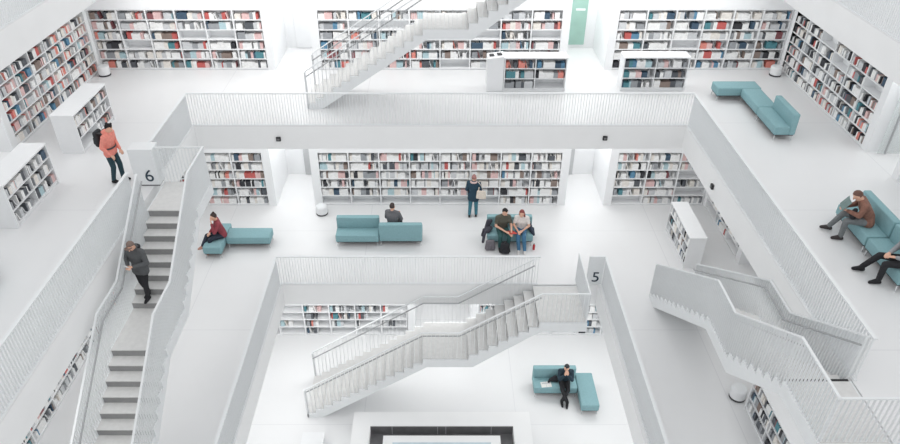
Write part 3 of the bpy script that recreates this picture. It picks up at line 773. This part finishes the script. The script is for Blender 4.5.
# 9, 10 upper right sofa
person('person in brown leather jacket bent over reading on the right-hand sofa', (9.38, 1.5, ZA), R(-108),
       sit(pitch=48, hd=(0, -.36, 1.08), nk=(0, -.25, .98), ch=(0, -.15, .83), shL=(.18, -.2, .94), shR=(-.18, -.2, .94), elL=(.25, -.27, .74), elR=(-.25, -.27, .74), wrL=(.09, -.48, .74), wrR=(-.1, -.48, .74),
           knL=(.17, -.45, .53), knR=(-.15, -.45, .53), anL=(.13, -.43, .085), anR=(-.2, -.62, .1)),
       cloth('brown', (134, 96, 82), .2), cloth('greyjean', (116, 120, 122)), cloth('shoegrey', (62, 56, 56)), cloth('brownhair', (110, 80, 70)), 'short', coat=.02)
RM = Matrix.Rotation(R(-108), 3, 'Z'); q = Vector((9.38, 1.5, ZA))+RM @ Vector((-.02, -.58, .80))
t = thing('magazine', 'grey-green magazine held by the person in the brown jacket', 'magazine', tuple(q), R(-108)); t.rotation_euler = (R(-30), 0, R(-108))
part('page', MB().box(-.16, -.002, -.012, -.004, -.05, .2), cloth('magcover', (118, 138, 136)), t, rz=R(-10)); part('page', MB().box(.002, .16, -.012, -.004, -.05, .2), cloth('magcover', (118, 138, 136)), t, rz=R(10))
q = Vector((9.38, 1.5, ZA))+RM @ Vector((.12, -.36, .60))
bundle('bag', 'black bag on the lap of the person in the brown jacket', 'bag', tuple(q), cloth('packblack2', (34, 35, 40)),
       [(((-.06, 0, .05), .06), ((.06, 0, .05), .06), ((0, .02, .2), .05))], R(-108))
person('person with black trousers and boots cut off by the right picture edge', (9.42, .02, ZA), R(-98),
       sit(pitch=25, knL=(.13, -.46, .52), anL=(.1, -.44, .085), knR=(-.16, -.46, .53), anR=(-.3, -.62, .09), elL=(.25, -.12, .74), wrL=(.1, -.3, .68)),
       cloth('greylight', (150, 152, 156)), cloth('black', (34, 34, 38)), cloth('blackshoe', (30, 30, 34)), cloth('darkhair', (58, 46, 44)), 'short')

# ------------------------------------------------------------------ camera
F = 690.0; CX = 440.0; TH = 34.487
cam = bpy.data.cameras.new('camera'); co = bpy.data.objects.new('camera', cam); COL.objects.link(co)
co.location = (0, -10.9, 16.7); co.rotation_euler = (R(90-TH), 0, 0)
cam.sensor_width = 36; cam.lens = F/900*36; cam.shift_x = (450-CX)/900; cam.clip_end = 200; cam.clip_start = .1
SC.camera = co

for o in COL.objects:                                                # furniture and people sit a little nearer the left wall
    if o.parent is None and o.get('category') in ('sofa', 'bench', 'person', 'stool', 'bag', 'backpack', 'coat', 'phone', 'magazine', 'folder', 'bottle', 'stand', 'skylight', 'plinth'):
        o.location.x -= .07
# ------------------------------------------------------------------ books: the largest 300 in view singly, the rest as one
bpy.context.view_layer.update()
dg = bpy.context.evaluated_depsgraph_get()
cp = co.matrix_world.translation.copy(); inv = co.matrix_world.inverted()
cand = []
for i, (mt, w, d, h, c, txt, grp) in enumerate(BOOKS):
    fc = mt @ Vector((0, -.006, h*.6)); v = fc-cp; L = v.length
    lc = inv @ fc; u = CX+F*lc.x/-lc.z; vv = 222-F*lc.y/-lc.z
    if not (4 < u < 896 and 4 < vv < 440): continue
    nrm = (mt.to_3x3() @ Vector((0, -1, 0))); cosf = -nrm.dot(v.normalized())
    if cosf < .05: continue
    cand.append((w*h*(cosf+.25)/L**2, i, fc, v/L, L))
cand.sort(key=lambda a: -a[0]); single = set()
for a, i, fc, dr, L in cand:
    hit, loc_, *_ = SC.ray_cast(dg, cp, dr, distance=L-.02)
    if not hit:
        single.add(i)
        if len(single) >= 300: break
rest = MB(); MATL = [BM_[n] for n in BNAMES]+[M['page']]
def book_geo(mb, w, d, h, ci, mt=None):
    t_ = min(.004, w*.2)
    mb.box(-w/2, w/2, 0, t_, 0, h, ci, mt)                       # spine
    mb.box(-w/2, -w/2+t_, t_, d, 0, h, ci, mt); mb.box(w/2-t_, w/2, t_, d, 0, h, ci, mt)
    mb.box(-w/2+t_, w/2-t_, t_, d-.005, .003, h-.006, len(BNAMES), mt)
for i, (mt, w, d, h, c, txt, grp) in enumerate(BOOKS):
    if i in single:
        mb = MB(); book_geo(mb, w, d, h, 0)
        mb.mi = [1 if k == len(BNAMES) else 0 for k in mb.mi]
        o = link('book', mb.mesh('book', [BM_[c], M['page']])); o.matrix_world = mt
        where, row, bay, n = txt
        tag(o, f'{c} book, {ordinal(n)} in {bay}, {row}, {where}', 'book', grp)
    else:
        rest.box(-w/2, w/2, 0, d, 0, h, BNAMES.index(c), mt)
o = link('books', rest.mesh('books', MATL)); tag(o, 'remaining books filling the far rows of the white bookcases', 'books', None, 'stuff')
print('books', len(BOOKS), 'single', len(single))

# ------------------------------------------------------------------ light: skylight over the hall, lamps under every gallery ceiling
wd = bpy.data.worlds.new('world'); SC.world = wd; wd.use_nodes = True
bg = wd.node_tree.nodes['Background']; bg.inputs['Color'].default_value = (.985, .99, 1.0, 1); bg.inputs['Strength'].default_value = 1.02
def lamp(name, x, y, z, sx, sy, power, rz=0):
    l = bpy.data.lights.new(name, 'AREA'); l.shape = 'RECTANGLE'; l.size = sx; l.size_y = sy; l.energy = power; l.color = (1, .995, .985)
    o = bpy.data.objects.new(name, l); COL.objects.link(o); o.location = (x, y, z); o.rotation_euler = (0, 0, rz); return o
for z, hv, hw, pw in ((ZA, VZ, WA, (215, 40, 40)), (ZB, VA, WB, (98, 75, 50)), (ZC, VB, WC, (110, 75, 75))):
    zc = z+H-SLAB-.05; mid = (max(hv, hw-2.2)+hw)/2 if z != ZA else 10.55
    lw = hw-mid; c_ = hw-.25-max(.5, hw-hv)/2
    wd_ = max(.5, (hw-hv)*.6)
    lamp('ceiling_lamp', 0, c_, zc, 2*hw*.9, wd_, pw[0])
    lamp('ceiling_lamp', -c_, 0, zc, wd_, 2*hw*.8, pw[1])
    lamp('ceiling_lamp', c_, 0, zc, wd_, 2*hw*.8, pw[2])
    for px_ in ((-4.9, 4.9) if z != ZC else (.1,)): lamp('recess_fill', px_, hw+1.2, zc, 1.1, 1.6, 26 if z != ZC else 14)  # unseen fill lights added to brighten the wall recesses
    if z == ZA:
        lamp('recess_fill', hw+1.2, 4.9, zc, 1.6, 1.1, 20); lamp('recess_fill', -hw-1.2, 4.9, zc, 1.6, 1.1, 20)  # same added fill in the side recesses

vs = SC.view_settings; vs.view_transform = 'Standard'; vs.look = 'None'; vs.gamma = 1.0; vs.exposure = 0.0; vs.use_curve_mapping = False
SC.display_settings.display_device = 'sRGB'
SC.cycles.max_bounces = 8; SC.cycles.diffuse_bounces = 5; SC.cycles.use_denoising = True
